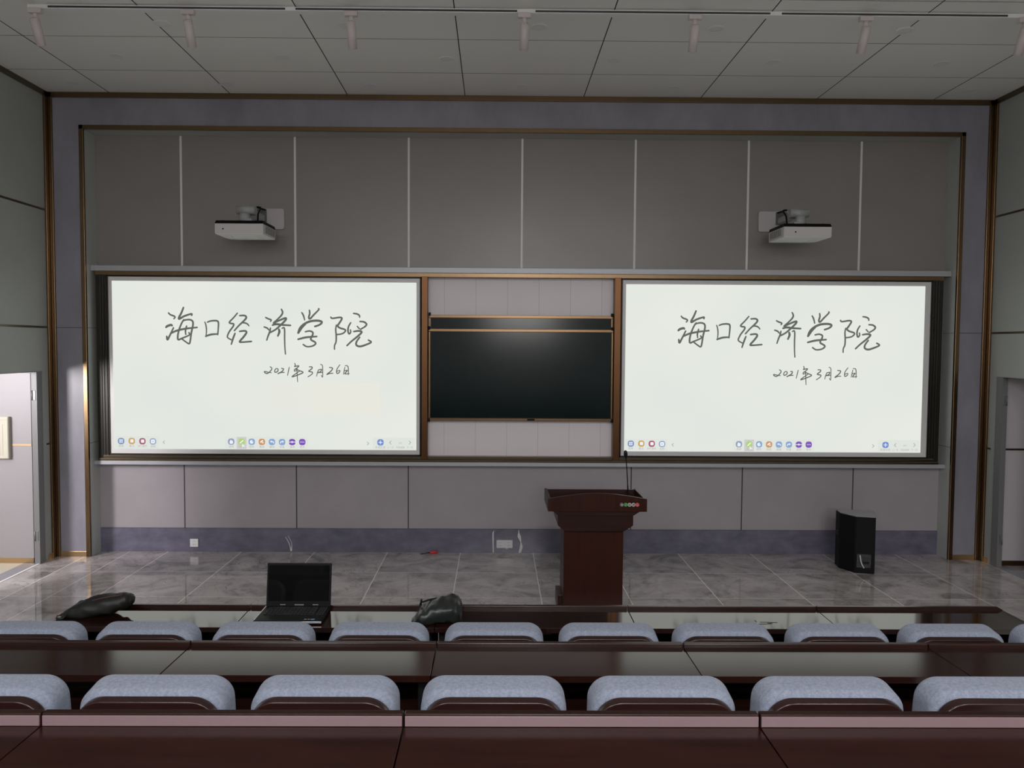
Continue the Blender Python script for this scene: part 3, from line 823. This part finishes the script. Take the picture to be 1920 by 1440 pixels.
# ------------------------------------------------------------------ lectern
lx0, lx1, ly = .50, 1.195, 6.6
t = thing('lectern', (.83, ly+.2, 0), 'red-brown wooden lectern with arched tray top and round buttons, standing on the marble stage', 'lectern')
f = MB(); f.box(.578, 1.075, ly, ly+.36, .02, .735, .004); f.build('body', M_lectern, t)
f = MB(); f.box(.540, 1.072, ly+.12, ly+.39, 0, .13, .006); f.build('plinth', M_lectern, t)
f = MB()
f.prism([(.578, .715), (1.075, .715), (1.148, .765), (1.148, .858), (.522, .858), (.522, .765)], 'y', ly-.045, ly+.40, bev=.003)
f.prism([(.522, .85), (1.148, .85), (1.205, .888), (.475, .888)], 'y', ly-.06, ly+.42, bev=.002)
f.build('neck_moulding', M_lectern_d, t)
arch = [(.438, .886), (1.255, .886), (1.255, .992)]
for i in range(1, 24):
    u = i/24; x = 1.225+(.468-1.225)*u
    arch.append((x, .996+.042*sin(pi*u)))
arch.append((.438, .992))
f = MB(); f.prism(arch, 'y', ly-.075, ly-.052, bev=.002); fp = f.build('front_panel', M_lectern, t)
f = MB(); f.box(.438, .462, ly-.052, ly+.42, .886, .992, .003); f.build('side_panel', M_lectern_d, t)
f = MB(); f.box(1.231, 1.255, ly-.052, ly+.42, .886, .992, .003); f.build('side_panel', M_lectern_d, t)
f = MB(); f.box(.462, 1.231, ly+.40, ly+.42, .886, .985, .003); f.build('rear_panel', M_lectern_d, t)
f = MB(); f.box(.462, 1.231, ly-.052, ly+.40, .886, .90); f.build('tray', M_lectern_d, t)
BUT = [(1.046, (.16, .15, .15), '∗'), (1.078, (.06, .30, .07), '♪'), (1.110, (.42, .40, .38), '⊙'), (1.142, (.42, .40, .38), '◔'), (1.174, (.62, .10, .10), '☺')]
for i, (x, c, g) in enumerate(BUT):
    f = MB(); f.cyl((x, ly-.080, .945), (x, ly-.074, .945), .0155, n=28, mi=0)
    f.cyl((x, ly-.082, .945), (x, ly-.0805, .945), .0125, n=24, mi=1)
    yy = ly-.0825
    if i == 0:
        for a in range(3): f.box(x-.008, x+.008, yy, yy+.0004, .9445-.0015+.004*(a-1), .9445+.0015+.004*(a-1), mi=2)
    elif i == 1: stroke(f, [(x-.004, .938), (x+.001, .942), (x+.001, .953), (x+.006, .951)], .003, yy, 2)
    elif i == 2: disc(f, x, .945, .006, yy, 2, sq=2); disc(f, x+.003, .947, .004, yy-.0004, 1, sq=2)
    elif i == 3: stroke(f, [(x-.006, .940), (x+.005, .950)], .004, yy, 2); disc(f, x+.003, .949, .005, yy-.0002, 2, sq=2)
    else: stroke(f, [(x-.006, .943), (x-.003, .939), (x+.003, .939), (x+.006, .943)], .0025, yy, 2); disc(f, x-.003, .949, .0018, yy, 2, n=8, sq=2); disc(f, x+.003, .949, .0018, yy, 2, n=8, sq=2)
    b = f.build('button', [mat('button_rim_%d' % i, tuple(min(1, v*1.5) for v in c), .4), mat('button_face_%d' % i, c, .4), mat('button_mark_%d' % i, (.10, .09, .09) if i in (2, 3) else (.55, .52, .5), .5)], t)
    b['label'] = ['grey round button', 'green round button', 'pale round button with a ring mark', 'pale round button with a dark mark', 'red round button'][i]
mic = thing('gooseneck_microphone', (1.166, 6.93, .90), 'black gooseneck microphone rising from the lectern tray', 'microphone')
f = MB(); f.lathe([(0, .016), (.02, .014), (.026, .006), (.026, 0), (0, 0)], 24, (1.166, 6.93, .90)); f.build('base', M_black, mic)
f = MB(); f.tube([tuple(v) for v in catmull([(1.166, 6.93, .91), (1.160, 6.93, 1.05), (1.150, 6.925, 1.18), (1.140, 6.92, 1.29)])], [.006]*6+[.0045]*13); f.build('gooseneck', M_black, mic)
f = MB(); f.tube([tuple(v) for v in catmull([(1.141, 6.92, 1.275), (1.139, 6.918, 1.29), (1.136, 6.914, 1.31), (1.134, 6.91, 1.332), (1.133, 6.908, 1.345)], 5)],
               [.007, .009, .011, .013, .014, .0145, .0155, .016, .0165, .017, .0172, .0172, .017, .0168, .016, .015, .0145, .013, .011, .008, .005], 16); f.build('windscreen', M_black_s, mic)

# ------------------------------------------------------------------ loudspeaker
t = thing('loudspeaker', (3.7, 8.0, 0), 'black wedge-sided loudspeaker standing on the stage near the right end of the wall', 'loudspeaker')
plan = [(3.54, 8.20), (3.518, 8.05), (3.60, 7.875), (3.778, 7.822), (3.905, 8.12), (3.88, 8.165)]
f = MB(); f.prism(plan, 'z', .0, .568, bev=.006); f.build('cabinet', M_cab, t)
f = MB(); f.prism([(3.7+(x-3.7)*.985, 8.0+(y-8.0)*.985) for x, y in plan], 'z', .566, .574, bev=.002); f.build('top_plate', mat('speaker_top', (.30, .29, .30), .45, bump=.1), t)
# connector recess on the side that faces the seats
A, B = Vector((3.60, 7.875, 0)), Vector((3.778, 7.822, 0)); e = (B-A).normalized(); nrm = Vector((e.y, -e.x, 0))
def wall_quad(mb, a, b, za, zb, d0, d1):
    p = [A+e*a, A+e*b]
    t_ = bmesh.new(); vs = []
    for d in (d0, d1):
        for q, z in ((p[0], za), (p[1], za), (p[1], zb), (p[0], zb)): vs.append(t_.verts.new(q+nrm*d+Vector((0, 0, z))))
    for i in ((0, 1, 2, 3), (7, 6, 5, 4), (0, 4, 5, 1), (1, 5, 6, 2), (2, 6, 7, 3), (3, 7, 4, 0)): t_.faces.new([vs[k] for k in i])
    mb.add(t_)
f = MB(); wall_quad(f, .02, .15, .06, .195, -.004, .003); f.build('connector_panel', M_black_s, t)
f = MB(); wall_quad(f, .03, .14, .085, .12, 0, .005); wall_quad(f, .075, .135, .10, .165, 0, .005); f.build('connector_plate', mat('connector_grey', (.022, .022, .022), .5), t)
f = MB(); c = [A+e*.048+nrm*.008+Vector((0, 0, .185)), A+e*.05+nrm*.02+Vector((0, 0, .16)), A+e*.06+nrm*.022+Vector((0, 0, .11)), A+e*.085+nrm*.02+Vector((0, 0, .06))]
f.tube([tuple(v) for v in catmull(c)], .0055); f.build('cable', M_cable, t)
f = MB(); f.box(3.515, 3.525, 8.08, 8.13, .33, .38, .004); f.build('side_handle', M_black_s, t)

# ------------------------------------------------------------------ sockets, film, screwdriver, panel box
def socket(x0, x1, n, label):
    t = thing('wall_socket', ((x0+x1)/2, YW-.022, .0985), label, 'socket')
    f = MB(); f.box(x0, x1, YW-.034, YW-.022, .055, .142, .003); f.build('face_plate', M_socket, t)
    w = (x1-x0)/n
    for k in range(n):
        c = x0+w*(k+.5)
        f = MB()
        for dx in (-.009, .007): f.box(c+dx-.003, c+dx+.003, YW-.0346, YW-.033, .115, .119)
        for dx, rz in ((-.011, 0), (.011, 0), (0, 0)): f.box(c+dx-.0012, c+dx+.0012, YW-.0346, YW-.033, .078, .088)
        f.build('socket_holes', M_seam, t)
socket(-3.293, -3.205, 1, 'single white wall socket on the purple-grey skirting at the left')
socket(.022, .196, 2, 'double white wall socket on the skirting behind the stage, beside clear film')
M_film = mat('film_white_glints', (.85, .84, .84), .18, spec=.8)  # opaque white that paints the glints of light on clear film
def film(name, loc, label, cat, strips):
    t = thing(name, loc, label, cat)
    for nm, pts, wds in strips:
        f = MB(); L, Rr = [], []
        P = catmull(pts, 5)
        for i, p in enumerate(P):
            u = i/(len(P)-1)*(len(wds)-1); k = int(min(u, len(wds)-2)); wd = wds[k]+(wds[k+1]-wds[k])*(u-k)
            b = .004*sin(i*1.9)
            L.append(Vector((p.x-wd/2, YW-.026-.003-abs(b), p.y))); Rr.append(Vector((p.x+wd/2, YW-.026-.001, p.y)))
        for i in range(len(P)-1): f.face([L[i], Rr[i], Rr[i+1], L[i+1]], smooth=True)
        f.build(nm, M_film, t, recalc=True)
film('protective_film', (.13, YW-.03, 0), 'torn edges of clear protective film stuck around the double wall socket, its glints painted white', 'plastic film', [
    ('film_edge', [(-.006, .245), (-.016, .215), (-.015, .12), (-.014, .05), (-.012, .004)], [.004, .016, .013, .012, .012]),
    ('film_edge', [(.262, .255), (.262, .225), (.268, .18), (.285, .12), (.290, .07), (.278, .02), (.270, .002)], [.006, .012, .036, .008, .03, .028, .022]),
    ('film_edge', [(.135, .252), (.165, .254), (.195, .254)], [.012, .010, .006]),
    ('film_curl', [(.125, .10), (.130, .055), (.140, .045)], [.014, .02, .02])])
film('film_scrap', (-2.24, YW-.03, 0), 'curled scrap of clear film, its glints painted white, on the skirting behind the laptop', 'plastic film', [
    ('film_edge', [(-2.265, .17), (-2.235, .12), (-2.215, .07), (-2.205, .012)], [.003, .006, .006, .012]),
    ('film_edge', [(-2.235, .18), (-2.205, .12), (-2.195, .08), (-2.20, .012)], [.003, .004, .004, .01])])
t = thing('screwdriver', (-.70, 8.55, 0), 'small red-handled screwdriver lying on the stage floor near the wall', 'screwdriver')
f = MB(); a, b = Vector((-.70, 8.548, .013)), Vector((-.612, 8.572, .016)); d = b-a
f.tube([a, a+d*.12, a+d*.3, a+d*.7, a+d*.92, b], [.008, .013, .014, .0145, .012, .006], 12); f.build('handle', M_red, t)
f = MB(); f.tube([(-.80, 8.52, .005), (-.74, 8.537, .009), a+d*.05], [.004, .004, .006], 8); f.build('shaft', M_black, t)
t = thing('panel_box', (-5.03, 8.125, 1.075), 'ivory framed flat box fixed on the open door at the left edge', 'panel box')
f = MB(); f.box(-5.16, -4.912, 8.083, 8.125, 1.075, 1.502, .003); f.build('box', M_ivory, t)
f = MB()
for a, b, c, d in ((-5.155, -4.917, 1.08, 1.108), (-5.155, -4.917, 1.47, 1.497), (-4.945, -4.917, 1.108, 1.47)): f.box(a, b, 8.078, 8.085, c, d, .002)
f.build('frame', M_ivory, t)
f = MB()
for a, b, c, d in ((-5.003, -5.0, 1.11, 1.47), (-4.972, -4.969, 1.11, 1.42), (-4.972, -4.947, 1.42, 1.423)): f.box(a, b, 8.0815, 8.084, c, d)
f.build('door_gap', mat('panel_gap', (.40, .37, .29), .6), t)

# ------------------------------------------------------------------ lecture desks
def desk(x0, x1, ynear, yledge, zfloor, ztop, label, group, top, strip=False, end=None, lip=.018, tilt=0):
    g = .002
    x0 += g; x1 -= g
    t = thing('lecture_desk', ((x0+x1)/2, (ynear+yledge)/2, zfloor), label, 'desk', group)
    TM = Matrix.Translation((0, yledge, ztop)) @ Matrix.Rotation(-RAD(tilt), 4, 'X') @ Matrix.Translation((0, -yledge, -ztop))
    f = MB(); f.box(x0, x1, ynear, yledge+.002, ztop-.026, ztop, .0008, 1, mtx=TM); f.build('tabletop', top, t)
    f = MB()
    if end == 'right':
        f.prism([(x0, ztop-.026), (x1, ztop-.026), (x1, ztop+.001), (x1-.03, ztop+lip), (x0, ztop+lip)], 'y', yledge, yledge+.024, bev=.003)
    else: f.box(x0, x1, yledge, yledge+.024, ztop-.026, ztop+lip, .003)
    f.build('raised_ledge', M_wood, t)
    if strip:  # added thin box carrying the painted reflection; the ledge itself is wood
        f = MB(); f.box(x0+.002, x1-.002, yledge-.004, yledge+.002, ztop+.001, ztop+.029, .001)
        f.build('ledge_reflection', M_ledge_refl, t)['label'] = 'pinkish reflection on the inner face of the ledge, painted as a strip'
    f = MB(); f.box(x0, x1, yledge, yledge+.02, zfloor+.06, ztop-.028); f.build('front_panel', M_wood, t)
    for x in (x0+.02, x1-.05):
        f = MB(); f.box(x, x+.03, ynear+.05, yledge, zfloor, ztop-.027, .002); f.build('side_support', M_metal_d, t)
    f = MB(); f.box(x0+.05, x1-.05, ynear+.06, yledge, ztop-.17, ztop-.155); f.build('book_shelf', M_wood, t)
G1, G2, G3 = 'desks of the front row', 'desks of the second row', 'desks of the nearest row'
J1 = [-2.325, -1.355, -.31, .745, 1.805, 2.86]
D1L = ['dark glossy desk at the left end of the front row under the slumped bag',
       'dark glossy mahogany desk in the front row that carries the open laptop',
       'dark glossy desk in the front row directly before the lectern',
       'dark glossy desk in the front row just right of the lectern, smudged',
       'dark glossy desk with a cut corner at the right end of the front row']
for i in range(5):
    desk(J1[i], J1[i+1], 4.095, 4.40, 0, .777, D1L[i], G1, M_wood_top, end='right' if i == 4 else None)
J2 = [-2.28, -1.255, -.238, .787, 1.81, 2.84]
D2L = ['dark glossy desk at the left edge of the photo in the second row', 'dark glossy desk in the second row, left of the middle one', 'dark glossy desk in the middle of the second row',
       'dark glossy desk in the second row, right of the middle one, with a pale sheen', 'dark desk at the right edge of the photo in the second row']
for i in range(5):
    desk(J2[i], J2[i+1], 2.955, 3.262, .2275, .994, D2L[i], G2, M_wood_top2, tilt=1.5)
J3 = [-2.19, -1.217, -.243, .722, 1.70]
D3L = ['dark red-brown desk at the bottom left corner of the photo', 'dark red-brown desk in the nearest row, left of the middle joint', 'dark red-brown desk in the nearest row, right of the middle joint',
       'dark red-brown desk at the bottom right corner of the photo, nearest row']
for i in range(4):
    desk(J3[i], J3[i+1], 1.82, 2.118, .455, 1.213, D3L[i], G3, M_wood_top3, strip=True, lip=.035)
# pale smudge on the fourth desk
t = MB()
for a in ([(1.405, 4.165), (1.44, 4.172), (1.47, 4.168)], [(1.42, 4.20), (1.47, 4.195), (1.51, 4.19)], [(1.455, 4.185), (1.48, 4.18)], [(1.40, 4.225), (1.403, 4.20)]):
    P = [Vector(p) for p in a]
    for p, q in zip(P, P[1:]): t.box(min(p.x, q.x), max(p.x, q.x)+.002, min(p.y, q.y)-.002, max(p.y, q.y)+.002, .7769, .7774)
tag(t.build('scuff_mark', mat('scuff', (.05, .045, .035), .8)), 'small scuffed smudge on the front-row desk right of the lectern', 'smudge')

# ------------------------------------------------------------------ chairs
def cushion_bm(hx, z0, z1, y0, y1, rt_, rb, re, nseg=10, puff=.0):
    """rounded upholstered slab: outline in x-z with rounded corners, edges rolled over with radius re"""
    def outline(inset):
        o = []
        for cx, cz, a0, r in ((hx-rt_, z1-rt_, 0, rt_), (-hx+rt_, z1-rt_, 90, rt_), (-hx+rb, z0+rb, 180, rb), (hx-rb, z0+rb, 270, rb)):
            for i in range(nseg+1):
                a = RAD(a0+90*i/nseg); rr = max(r-inset, .002)
                o.append((cx+rr*cos(a), cz+rr*sin(a)))
        return o
    t = bmesh.new(); rings = []
    steps = [(re*(1-cos(RAD(a))), y0+re*(1-sin(RAD(a)))) for a in range(90, -1, -15)]
    steps = [(re*(1-sin(RAD(a))), y0+re*(1-cos(RAD(a)))) for a in range(0, 91, 15)]
    steps += [(re*(1-sin(RAD(a))), y1-re*(1-cos(RAD(a)))) for a in range(90, -1, -15)]
    for ins, y in steps: rings.append([t.verts.new((x, y, z)) for x, z in outline(ins)])
    n = len(rings[0])
    for A, B in zip(rings, rings[1:]):
        for i in range(n):
            f = t.faces.new((A[i], A[(i+1) % n], B[(i+1) % n], B[i])); f.smooth = True
    t.faces.new(rings[0][::-1]); t.faces.new(rings[-1])
    bmesh.ops.recalc_face_normals(t, faces=t.faces)
    return t
LEAN = Matrix.Translation((0, 0, .5)) @ Matrix.Rotation(RAD(7), 4, 'X') @ Matrix.Translation((0, 0, -.5))
def make_chair():
    t = thing('auditorium_chair', (0, 0, 0), 'x', 'chair')
    f = MB(); f.add(cushion_bm(.2275, .50, .950, .014, .136, .072, .05, .028), mtx=LEAN); f.build('backrest_cushion', M_fabric, t, world=False)
    f = MB(); f.add(cushion_bm(.218, .42, .939, -.024, .012, .084, .04, .006), mtx=LEAN); f.build('back_panel', M_ply, t, world=False)
    f = MB(); f.box(-.20, .20, .15, .235, .36, .62, .03, 4); f.build('seat_cushion', M_fabric, t, world=False)
    f = MB(); f.box(-.19, .19, .135, .152, .37, .60, .006); f.build('seat_shell', M_ply, t, world=False)
    for sx in (-1, 1):
        f = MB(); f.box(sx*.222-.012, sx*.222+.012, .02, .16, .03, .56, .006); f.box(sx*.222-.03, sx*.222+.03, -.03, .24, 0, .03, .006)
        f.build('leg', M_metal_d, t, world=False)
    f = MB(); f.box(-.235, .235, .07, .11, .40, .44, .004); f.build('cross_beam', M_metal_d, t, world=False)
    return t
R1L = {-4: 'blue-grey padded chair at the far left of the farther row, cut by the photo edge', -3: 'blue-grey padded chair in the farther row below the slumped black bag', -2: 'blue-grey padded chair in the farther row in front of the laptop',
       -1: 'blue-grey padded chair in the farther row between the laptop and the drawstring bag', 0: 'blue-grey padded chair in the farther row just right of the drawstring bag', 1: 'blue-grey padded chair in the farther row in front of the lectern',
       2: 'blue-grey padded chair in the farther row, fourth from the right photo edge', 3: 'blue-grey padded chair in the farther row by the scuffed smudge, in front of the loudspeaker',
       4: 'blue-grey padded chair in the farther row at the cut desk corner, last one wholly visible', 5: 'blue-grey padded chair at the right edge of the photo, farther row, only a sliver visible'}
R2L = {-3: 'blue-grey padded chair at the left edge of the photo in the nearer row, cut off', -2: 'blue-grey padded chair in the nearer row, second from the left', -1: 'blue-grey padded chair in the nearer row, third from the left',
       0: 'blue-grey padded chair in the middle of the nearer row', 1: 'blue-grey padded chair in the nearer row, third from the right', 2: 'blue-grey padded chair in the nearer row, second from the right',
       3: 'blue-grey padded chair at the right edge of the photo in the nearer row, cut off'}
ch0 = make_chair(); used = False
for labs, y, z, grp in ((R1L, 3.60, 0, 'chairs of the farther row'), (R2L, 2.455, .222, 'chairs of the nearer row')):
    for k, lab in labs.items():
        t = copy_tree(ch0) if used else ch0
        used = True
        t.location = (.528*k, y, z+.0055 if z else 0); t['label'] = lab; t['group'] = grp

# ------------------------------------------------------------------ laptop
lz = .777
lap = thing('laptop', (-1.083, 4.27, lz), 'open black laptop with dark screen on the front-row desk', 'laptop')
f = MB(); f.box(-1.262, -.905, 4.135, 4.375, lz+.004, lz+.022, .004); f.build('base', M_keyedge, lap)
f = MB()
for r in range(6):
    yy = 4.345-.0215*r
    n = 15 if r < 5 else 10
    for k in range(14):
        if r == 5 and 4 <= k <= 7:
            if k == 4: f.box(-1.235+.0195*4, -1.235+.0195*8-.003, yy-.009, yy+.008, lz+.0215, lz+.0245, .001)
            continue
        x = -1.235+.0195*k
        f.box(x, x+.0165, yy-.009, yy+.008, lz+.0215, lz+.0245, .001)
    for k in range(3):
        x = -.955+.0142*k; f.box(x-.0, x+.0118, yy-.009, yy+.008, lz+.0215, lz+.0245, .001)
f.build('keyboard', M_key, lap)
f = MB(); f.box(-1.262, -1.256, 4.14, 4.372, lz+.006, lz+.0235, .001); f.box(-1.262, -.905, 4.133, 4.137, lz+.008, lz+.018, .001); f.build('edge_trim', M_silver, lap)
f = MB(); f.box(-.965, -.945, 4.15, 4.165, lz+.0218, lz+.0224); f.build('blue_sticker', mat('sticker_blue', (.10, .35, .62), .4), lap)
f = MB(); f.box(-1.0, -.985, 4.152, 4.163, lz+.0218, lz+.0224); f.box(-.98, -.97, 4.152, 4.163, lz+.0218, lz+.0224); f.build('silver_sticker', M_silver, lap)
TL = Matrix.Translation((-1.083, 4.372, lz+.018)) @ Matrix.Rotation(RAD(-9), 4, 'X')
f = MB(); f.box(-.178, .178, -.004, .008, .0, .238, .004, mtx=TL); lid = f.build('lid', M_black, lap)
f = MB(); f.box(-.168, .168, -.0052, -.0035, .032, .226, mtx=TL); f.build('screen', M_screen_off, lid)
f = MB(); f.box(-.10, -.07, -.0054, -.004, .010, .014, mtx=TL); f.box(.08, .11, -.0054, -.004, .010, .014, mtx=TL); f.box(-.02, .03, -.0054, -.004, .009, .014, mtx=TL); f.build('hinge_trim', M_silver, lid)

# ------------------------------------------------------------------ bags
def loft_x(sections, n=28, flat=None, amp=.006, sc=14, seed=0, pw=2.4):
    """sections: (x, yc, zc, ry, rz) - a soft lump lofted along x"""
    S = []
    secs = [Vector(s[:4]).to_tuple() + (s[4],) for s in sections]
    m_ = len(secs)-1; N = 40
    def interp(u):
        i = min(int(u*m_), m_-1); t = u*m_-i
        t_ = t*t*(3-2*t)
        return [secs[i][k]*(1-t_)+secs[i+1][k]*t_ if k else secs[i][k]*(1-t)+secs[i+1][k]*t for k in range(5)]
    t = bmesh.new(); rings = []
    for j in range(N+1):
        x, yc, zc, ry, rz = interp(j/N); ring = []
        for i in range(n):
            a = 2*pi*i/n; c, s = cos(a), sin(a)
            y = yc+ry*math.copysign(abs(c)**(2/pw), c); z = zc+rz*math.copysign(abs(s)**(2/pw), s)
            p = Vector((x, y, z))
            d = noise.noise(p*sc+Vector((seed, 0, 0)))*amp + noise.noise(p*sc*2.6+Vector((0, seed, 0)))*amp*.6 + (abs(noise.noise(Vector((p.x*9+p.z*16, p.y*8, seed))))-.2)*amp*1.2
            p += Vector((0, c, s))*d
            if flat is not None: p.z = max(p.z, flat+.0005)
            ring.append(t.verts.new(p))
        rings.append(ring)
    for A, B in zip(rings, rings[1:]):
        for i in range(n):
            f = t.faces.new((A[i], A[(i+1) % n], B[(i+1) % n], B[i])); f.smooth = True
    t.faces.new(rings[0][::-1]).smooth = True; t.faces.new(rings[-1]).smooth = True
    return t
b1 = thing('shoulder_bag', (-2.15, 4.3, lz), 'slumped black fabric bag lying at the left end of the front-row desk', 'bag')
f = MB(); f.add(loft_x([(-2.345, 4.28, .772, .02, .008), (-2.31, 4.28, .785, .06, .022), (-2.25, 4.285, .806, .08, .042), (-2.17, 4.29, .822, .085, .055), (-2.08, 4.295, .836, .08, .052), (-2.01, 4.30, .851, .07, .042), (-1.978, 4.30, .857, .055, .034), (-1.960, 4.30, .858, .028, .018)], flat=lz, amp=.011, sc=12, seed=3, pw=2.3)); f.build('body', M_bag, b1)
f = MB(); f.tube([tuple(v) for v in catmull([(-2.30, 4.24, .802), (-2.24, 4.245, .835), (-2.15, 4.25, .866), (-2.07, 4.26, .882), (-2.0, 4.27, .889)])], .006, 8); f.build('zip_seam', mat('brown_piping', (.05, .018, .016), .5), b1)
f = MB(); f.tube([tuple(v) for v in catmull([(-2.335, 4.24, .785), (-2.32, 4.2, .784), (-2.29, 4.195, .786), (-2.275, 4.22, .80)])], .005, 8); f.build('strap', M_bag, b1)
f = MB(); f.box(-2.315, -2.298, 4.200, 4.207, .785, .795, .001); f.build('buckle', M_silver, b1)
b2 = thing('drawstring_bag', (-.29, 4.28, lz), 'crumpled dark grey nylon drawstring bag on the front-row desk right of the laptop', 'bag')
f = MB(); f.add(loft_x([(-.436, 4.18, .784, .03, .008), (-.416, 4.19, .790, .06, .016), (-.38, 4.20, .812, .09, .040), (-.33, 4.215, .826, .10, .053), (-.28, 4.225, .832, .105, .058), (-.235, 4.23, .834, .105, .062), (-.20, 4.23, .830, .10, .058), (-.182, 4.23, .824, .085, .05), (-.172, 4.23, .816, .055, .034)], flat=lz, amp=.017, sc=13, seed=8, pw=2.8)); f.build('body', M_bag2, b2)
f = MB(); f.tube([tuple(v) for v in catmull([(-.40, 4.23, .842), (-.392, 4.24, .864), (-.375, 4.245, .868), (-.35, 4.25, .876), (-.30, 4.25, .886)])], .005, 8); f.build('drawstring', M_black, b2)
f = MB(); f.tube([(-.394, 4.235, .850), (-.390, 4.235, .884)], .005, 8); f.build('toggle', M_black, b2)
